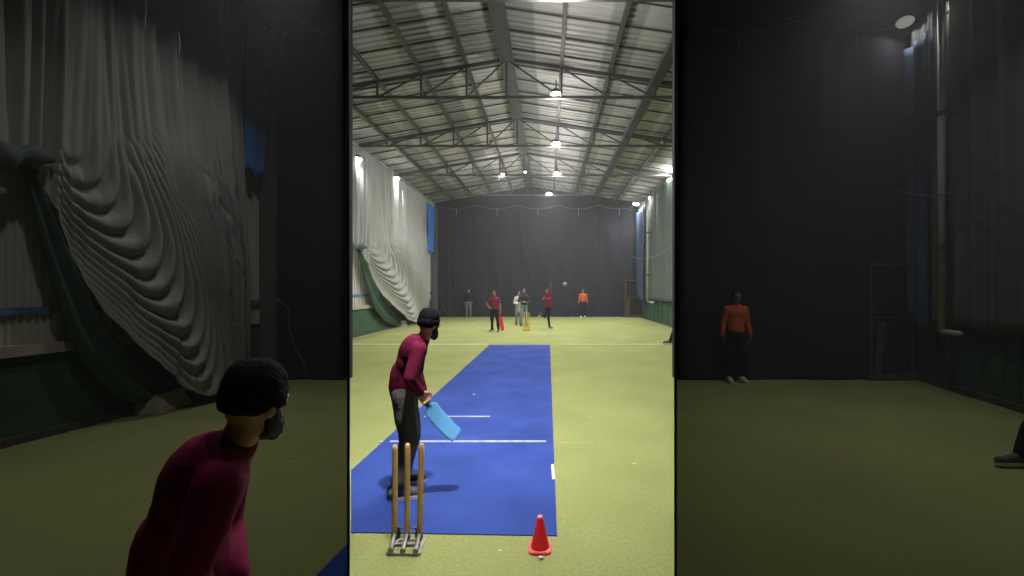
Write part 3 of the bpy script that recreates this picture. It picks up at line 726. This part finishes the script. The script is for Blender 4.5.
def hand(b, wr, tip, thumb_dir, curl=.5, s=1.0):
    d = (tip - wr).normalized(); t = Vector(thumb_dir); t = (t - d * t.dot(d)).normalized(); n = d.cross(t)
    pc = wr + d * .055 * s
    b.ellip(pc, (.040 * s, .016 * s, .052 * s), Matrix((t, n, d)).transposed(), 14)
    for i, (o, L) in enumerate(((.030, .070), (.010, .078), (-.010, .072), (-.028, .056))):
        k0 = wr + d * .095 * s + t * o * s; k1 = k0 + (d * math.cos(curl * .7) + n * math.sin(curl * .7)) * L * .5 * s
        k2 = k1 + (d * math.cos(curl * 1.8) + n * math.sin(curl * 1.8)) * L * .5 * s
        b.capsule(k0 - d * .02 * s, k1, .0095 * s, .0085 * s, 8); b.capsule(k1, k2, .0085 * s, .0075 * s, 8)
    a = wr + d * .03 * s + t * .03 * s; c = a + (d * .6 + t * .7).normalized() * .035 * s; e = c + (d * .9 + n * .3).normalized() * .03 * s
    b.capsule(a, c, .012 * s, .0105 * s, 8); b.capsule(c, e, .010 * s, .0085 * s, 8)
def person(loc, J, face, label, skin, top, bottom, shoe, sole, hair=None, group=None, voxel=.010, short=False, beard=False, beanie=False,
           build=1.0, baggy=1.0, sleeves=1.0, amp=.006, eyes=True, thumbs=None, head_pitch=0.0, copies=None, long_top=0.0, extra=None, curl=.6):
    root = thing('person', label, 'person', loc, group)
    fw = Vector(face).normalized(); upv = Vector((0, 0, 1)); upv = (J['head'] - J['neck']).normalized() * .35 + Vector((0, 0, 1)) * .65
    fw = (fw - upv * fw.dot(upv.normalized()) * 1.0).normalized(); upv = (upv - fw * upv.dot(fw)).normalized()
    rt = fw.cross(upv); H = Matrix((rt, fw, upv)).transposed(); hc = J['head']
    # --- body: one continuous skin from crown to ankle
    b = MB()
    b.ellip(hc + upv * .015, (.074, .093, .100), H, 20)
    b.ellip(hc + fw * .022 - upv * .045, (.058, .070, .068), H, 18)
    b.ellip(hc + fw * .068 - upv * .085, (.028, .024, .022), H, 12)
    b.ellip(hc + fw * .082 + upv * .030, (.050, .014, .012), H, 12)
    b.capsule(hc + fw * .088 + upv * .015, hc + fw * .106 - upv * .022, .008, .0125, 10)
    b.ellip(hc + fw * .090 - upv * .052, (.024, .010, .010), H, 12)
    for sg in (1, -1): b.ellip(hc + rt * .076 * sg - upv * .005 - fw * .006, (.010, .020, .030), H, 10)
    b.capsule(J['neck'] - (J['head'] - J['neck']).normalized() * .05, hc - upv * .06 - fw * .015, .050, .052)
    sd = (J['shr'] - J['shl']).normalized(); tq = lambda a, c: Matrix((sd, (c - a).normalized().cross(sd).normalized(), (c - a).normalized())).transposed()
    b.capsule(J['pelvis'], J['waist'], .085 * build, .08 * build, 16, 1.0)
    b.capsule(J['waist'], J['chest'], .08 * build, .09 * build)
    b.capsule(J['shl'] * .9 + J['shr'] * .1, J['shr'] * .9 + J['shl'] * .1, .052)
    b.capsule(J['chest'], J['neck'] - Vector((0, 0, .04)), .08, .055)
    for k in 'rl':
        b.capsule(J['sh' + k], J['el' + k], .046, .036); b.capsule(J['el' + k], J['wr' + k], .036, .025)
        th = (thumbs or {}).get(k, fw)
        hand(b, J['wr' + k], J['hd' + k], th, curl)
        b.capsule(J['hip' + k], J['kn' + k], .065, .044); b.capsule(J['kn' + k], J['an' + k], .044, .032)
        b.capsule(J['an' + k], J['toe' + k], .035, .028)
    body = fuse(b, 'body', skin, voxel, root, label=None)
    # --- hair or hat
    if hair:
        b = MB(); hr = hair if hair is not True else M['hair']
        b.ellip(hc + upv * .035 - fw * .012, (.080, .094, .092), H, 18); (None if beanie else b.ellip(hc - fw * .045 - upv * .01, (.070, .058, .075), H, 16))
        fuse(b, 'hair', hr, voxel * .9, root, .003, 40)
        # face stays clear of the hair
    if beard:
        b = MB(); b.ellip(hc + fw * .040 - upv * .075, (.060, .062, .048), H, 16); b.ellip(hc + fw * .078 - upv * .098, (.034, .030, .036), H, 14)
        for sg in (1, -1): b.ellip(hc + rt * .062 * sg + fw * .02 - upv * .045, (.012, .030, .045), H, 12)
        fuse(b, 'beard', M['hair'], voxel * .8, root, .003, 60)
    if beanie:
        b = MB(); b.ellip(hc + upv * .055 - fw * .008, (.083, .097, .086), H, 24); b.ellip(hc + upv * .068 - fw * .018, (.074, .086, .080), H, 20)
        bn = fuse(b, 'beanie', M['beanie'], .007, root, .004, 14)
        b = MB(); pr = [(.078, -.036), (.089, -.028), (.0935, .0), (.093, .020), (.088, .030), (.078, .032)]
        tilt = H @ Matrix.Rotation(R(4), 3, 'X')
        b.lathe(pr, hc + upv * .022 - fw * .008, 36, tilt, .93, 1.08); b.build('cuff', M['beanie'], bn, smooth=True)
        b = MB(); b.box(hc + upv * .022 + fw * .055 + rt * .067, (.004, .016, .022), H @ Matrix.Rotation(R(38), 3, 'Z')); b.build('badge', M['sole'], bn)
    if eyes:
        for sg in (1, -1): MB().ellip(hc + rt * .030 * sg + fw * .086 + upv * .010, (.013, .008, .008), H, 10).build('eye', M['eye'], root, smooth=True)
    # --- top
    b = MB(); tv = voxel * 1.0
    md = (J['pelvis'] + J['waist']) / 2 - Vector((0, 0, long_top))
    up_t = (J['chest'] - J['pelvis']).normalized(); Tm = Matrix((sd, up_t.cross(sd).normalized(), up_t)).transposed()
    b.ellip(J['chest'] + up_t * .02, (.178 * build, .125 * build, .185), Tm, 22)
    b.ellip(J['waist'] + up_t * .0, (.150 * build, .118 * build, .17), Tm, 22)
    b.ellip(J['waist'].lerp(J['chest'], .5), (.160 * build, .120 * build, .16), Tm, 22)
    b.ellip(J['waist'].lerp(J['pelvis'], .5), (.150 * build, .118 * build, .12), Tm, 22)
    b.lathe([(.10, -.075), (.148, -.07), (.152, 0), (.145, .08), (.10, .1)], md, 24, Tm, build, .80 * build)
    if long_top: b.capsule(J['waist'], md - up_t * .02, .135 * build, .14 * build, 18, 1.0)
    b.capsule(J['shl'], J['shr'], .066)
    b.capsule(J['chest'] + up_t * .08, J['neck'] + up_t * .005, .10, .064); nd = (J['head'] - J['neck']).normalized(); b.capsule(J['neck'] - nd * .07, J['neck'] + nd * .004, .070, .062)
    for k in 'rl':
        el, wr = J['el' + k], J['wr' + k]
        if short: b.capsule(J['sh' + k], J['sh' + k].lerp(el, .62), .064 * sleeves, .056 * sleeves)
        else:
            b.capsule(J['sh' + k], el, .066 * sleeves, .054 * sleeves); b.capsule(el, el.lerp(wr, .92), .054 * sleeves, .038 * sleeves)
    fuse(b, 'shirt' if short else 'sweater', top, tv, root, amp, 7, seed=3, smooth=14, stretch=(1, 1, .8))
    # --- trousers
    b = MB(); b.ellip(J['pelvis'] - Vector((0, 0, .01)), (.158 * build, .122 * build, .13), Tm, 22)
    b.lathe([(.09, -.09), (.14, -.06), (.142, .05), (.10, .07)], J['pelvis'] + up_t * .04, 24, Tm, build, .80 * build)
    for k in 'rl':
        b.capsule(J['hip' + k], J['kn' + k], .094 * min(baggy, 1.06), .070 * baggy); b.capsule(J['kn' + k], J['an' + k].lerp(J['kn' + k], .08), .070 * baggy, .052 * baggy)
    fuse(b, 'trousers', bottom, voxel, root, amp * 1.3, 6, seed=9, stretch=(1, 1, 1.6))
    # --- shoes
    for k in 'rl':
        an, toe = J['an' + k], J['toe' + k]; d = (toe - an); d2 = Vector((d.x, d.y, d.z + .055)).normalized() if abs(d.z) < .12 else d.normalized()
        b = MB(); heel = an - d2 * .045 + Vector((0, 0, -.035)); 
        b.capsule(an + Vector((0, 0, .015)), an + Vector((0, 0, -.02)), .046, .047); b.capsule(heel + Vector((0, 0, .008)), toe + d2 * .01 + Vector((0, 0, .012)), .044, .036, 14)
        b.capsule(an, toe, .045, .034)
        sh = fuse(b, 'shoe', shoe, voxel * .8, root)
        b = MB(); side = Vector((-d2.y, d2.x, 0)).normalized(); z0 = heel.z - .040 if not extra else min(heel.z, toe.z) - .04
        lz = Vector((0, 0, 1)); ring = []
        L = (toe + d2 * .045 - heel + d2 * .04); n = 20; pts = []
        for i in range(n):
            a = 2 * math.pi * i / n; u = .5 - .5 * math.cos(a); wv = (.046 - .008 * abs(u - .6)) * abs(math.sin(a)) ** .6 * (1 if math.sin(a) > 0 else -1)
            pts.append((heel - d2 * .042) + (toe + d2 * .045 - heel + d2 * .042) * u + side * wv)
        down = -lz
        base = [p + down * (.038 if True else 0) for p in pts]; topp = [p + down * .006 for p in pts]
        b.add(base + topp, [tuple(reversed(range(n))), tuple(range(n, 2 * n))] + [(i, (i + 1) % n, n + (i + 1) % n, n + i) for i in range(n)])
        b.build('sole', sole, sh, smooth=False)
    return root

# --- the batter
bc = Vector((-1.18, 3.80, 0))
def L3(px, py, Y): return P(px, py, Y) - bc
J = dict(pelvis=L3(404, 392, 3.83), waist=L3(405.5, 374, 3.82), chest=L3(412, 357, 3.80), neck=L3(422, 341, 3.80), head=L3(429, 325.5, 3.80),
         shr=L3(419, 351, 3.66), shl=L3(418, 350, 3.92), elr=L3(410, 379, 3.57), ell=L3(416.5, 374, 3.98), wrr=L3(420.5, 394, 3.66), wrl=L3(423, 392, 3.82),
         hdr=L3(426, 404, 3.74), hdl=L3(428, 401, 3.80),
         hipr=L3(403, 397, 3.77), hipl=L3(406, 397, 3.93), knr=L3(410, 438, 3.74), knl=L3(411.5, 434, 4.0), anr=L3(398, 491, 3.70), anl=L3(401, 477, 3.97))
J['anr'].z = .075; J['anl'].z = .075
for k in 'rl': J['toe' + k] = J['an' + k] + Vector((.165, .035 if k == 'r' else .06, -.045))
batter = person(bc + Vector((0, 0, .008)), J, (.55, .83, -.05), 'batter seen from behind in maroon sweater and black beanie, holding a light blue bat',
                M['skin'], M['maroon'], M['charcoal'], M['shoe'], M['sole'], beard=True, beanie=True, voxel=.008, eyes=True, build=.93, baggy=1.24, sleeves=1.05, amp=.004, long_top=.035,
                hair=True, thumbs={'r': Vector((.3, 0, .9)), 'l': Vector((.3, 0, .9))}, curl=1.5)
hp = bc + J['hdr'].lerp(J['hdl'], .5)
bat('cricket_bat', P(419, 396, 3.70), P(453, 432, 3.78), (.5, -.75, .75), M['bat'], M['grip'], 'light blue plastic bat held low by the batter on the lit lane', .14, .36, .150)
# nearer copy of the same batter, in the made-up left bay
c2 = copy_tree(batter); T0 = bay(bc); c2.location = ((248 - 548) * 1.34 / F - J['head'].x * .975, 1.34, 0); c2.rotation_euler.z = R(14); c2.scale = (.975,) * 3
c2['label'] = 'large dim figure at lower left in maroon sweater and black beanie, seen from behind'

FV = .011
def far(px, py, h, yaw, label, **kw):
    J = stand(h, yaw, **kw.pop('ov', {}))
    fw = yawm(yaw + kw.pop('look', 0)) @ Vector((0, 1, 0))
    z = min(J['toer'].z, J['toel'].z)
    return person(kw.pop('at', G(px, py)), J, fw, label, kw.pop('skin', M['skin2']), kw.pop('top'), kw.pop('bottom'), kw.pop('shoe', M['shoe']), kw.pop('sole', M['sole']), hair=True, voxel=FV, **kw)
PI = math.pi
# figure in black by the back curtain, left
far(468, 316.6, 1.70, PI, 'person in black jacket and grey trousers standing by the black back curtain at left', top=M['black'], bottom=M['greytr'], at=G(468.5, 317.5))
# man in maroon polo, hand on hip, a red bat against his leg
pm = G(494.5, 331.5)
far(494.5, 331.5, 1.64, PI - .35, 'person in maroon polo shirt, one hand on hip, beside a red bat', top=M['maroon2'], bottom=M['black'], short=True, at=pm, build=1.08,
    ov=dict(elr=(.40, -.06, 1.20), wrr=(.22, .08, 1.03), hdr=(.14, .13, 1.01), hipr=(.09, 0, .93), anl=(-.2, .02, .09), toel=(-.26, .19, .03), knl=(-.16, .03, .51), anr=(.13, -.05, .09), toer=(.16, .12, .03), hdl=(-.30, .05, .80), wrl=(-.29, .03, .9), ell=(-.25, -.03, 1.14)))
bat('cricket_bat', P(499.3, 312.5, 17.75), P(503, 332, 17.6), (0, -1, .1), M['bat_red'], M['bat_red'], 'red bat standing on the turf beside the person in maroon polo', .20, .56, .15)
# two standing by the far wicket
far(519, 325, 1.60, PI + .5, 'person in long white shirt half hidden behind the one in dark jacket', top=M['white_cloth'], bottom=M['jeans'], at=G(518.5, 325), long_top=.22,
    ov=dict(wrr=(.1, .22, 1.10), hdr=(.0, .28, 1.14)))
far(523.5, 327, 1.74, PI + .25, 'person in dark jacket and pale blue jeans standing behind the yellow stumps', top=M['navy'], bottom=M['jeans'], at=G(523.8, 326.2), baggy=.92,
    ov=dict(elr=(.25, .02, 1.16), wrr=(.12, .20, 1.12), hdr=(.03, .26, 1.14), ell=(-.24, .0, 1.14), wrl=(-.14, .2, 1.08), hdl=(-.06, .26, 1.1)))
# bowler on one leg with the right arm straight up (coordinates in the picture plane, x to the right)
pb = G(550, 328.5); sY = pb.y / F
def B3(px, py, dy=0.0): return Vector(((px - 550) * sY, dy, CAMH - (py - 288) * sY))
Jb = dict(pelvis=B3(548.5, 308), waist=B3(548.5, 304.5), chest=B3(548.2, 299), neck=B3(547.5, 294.6), head=B3(547.2, 291.4, -.02),
          shr=B3(551.2, 296.5, -.02), shl=B3(544.6, 297.8, -.05), elr=B3(550.3, 291, -.03), wrr=B3(550.3, 286.6, -.02), hdr=B3(550.4, 284, -.02),
          ell=B3(543.2, 300.5, -.22), wrl=B3(547, 299, -.30), hdl=B3(549.4, 298, -.32),
          hipr=B3(549.8, 308.5), hipl=B3(546.8, 308.5), knr=B3(548.3, 318), anr=B3(549.6, 326.3), toer=B3(552, 327.6, -.12), knl=B3(545, 316.5, -.08), anl=B3(540.5, 314.3, .28), toel=B3(538.6, 316.6, .34))
person(pb, Jb, (-.25, -1, 0), 'bowler in wine red sweater, right arm raised and left leg kicked back', M['skin2'], M['maroon3'], M['black'], M['shoe'], M['shoe_white'], hair=True, voxel=FV, build=.9, baggy=.85)
# man in orange
om = far(583, 317, 1.70, PI, 'person in orange sweater and black trousers standing by the black back curtain', top=M['orange'], bottom=M['black'], shoe=M['shoe_white'], at=G(583, 317.5), amp=.004,
    ov=dict(wrr=(.27, .03, .90), wrl=(-.27, .03, .90)))
o2 = copy_tree(om); T1 = G(736, 382.5); o2.location = T1; o2['label'] = 'person in orange sweater standing in the dim right bay by its black curtain'
# walker cut by the divider at the right edge
wk = person(G(684, 344), stand(1.72, PI * .5, anr=(.12, -.26, .14), toer=(.13, -.12, .02), knr=(.1, -.02, .52), anl=(-.1, .47, .10), toel=(-.1, .65, .055), knl=(-.1, .30, .50), wrr=(.25, -.15, .95), hdr=(.25, -.18, .86), wrl=(-.25, -.12, .92), hdl=(-.25, -.14, .83), elr=(.24, -.14, 1.15), ell=(-.24, -.12, 1.15)), (-1, .1, 0),
       'person in dark trousers and grey top stepping in at the lit lane\'s right edge', M['skin2'], M['greytr'], M['black'], M['shoe'], M['sole'], hair=True, voxel=FV)
w2 = copy_tree(wk); w2.location = G(1054, 463); w2['label'] = 'person in dark trousers stepping in at the dim right bay\'s right edge'
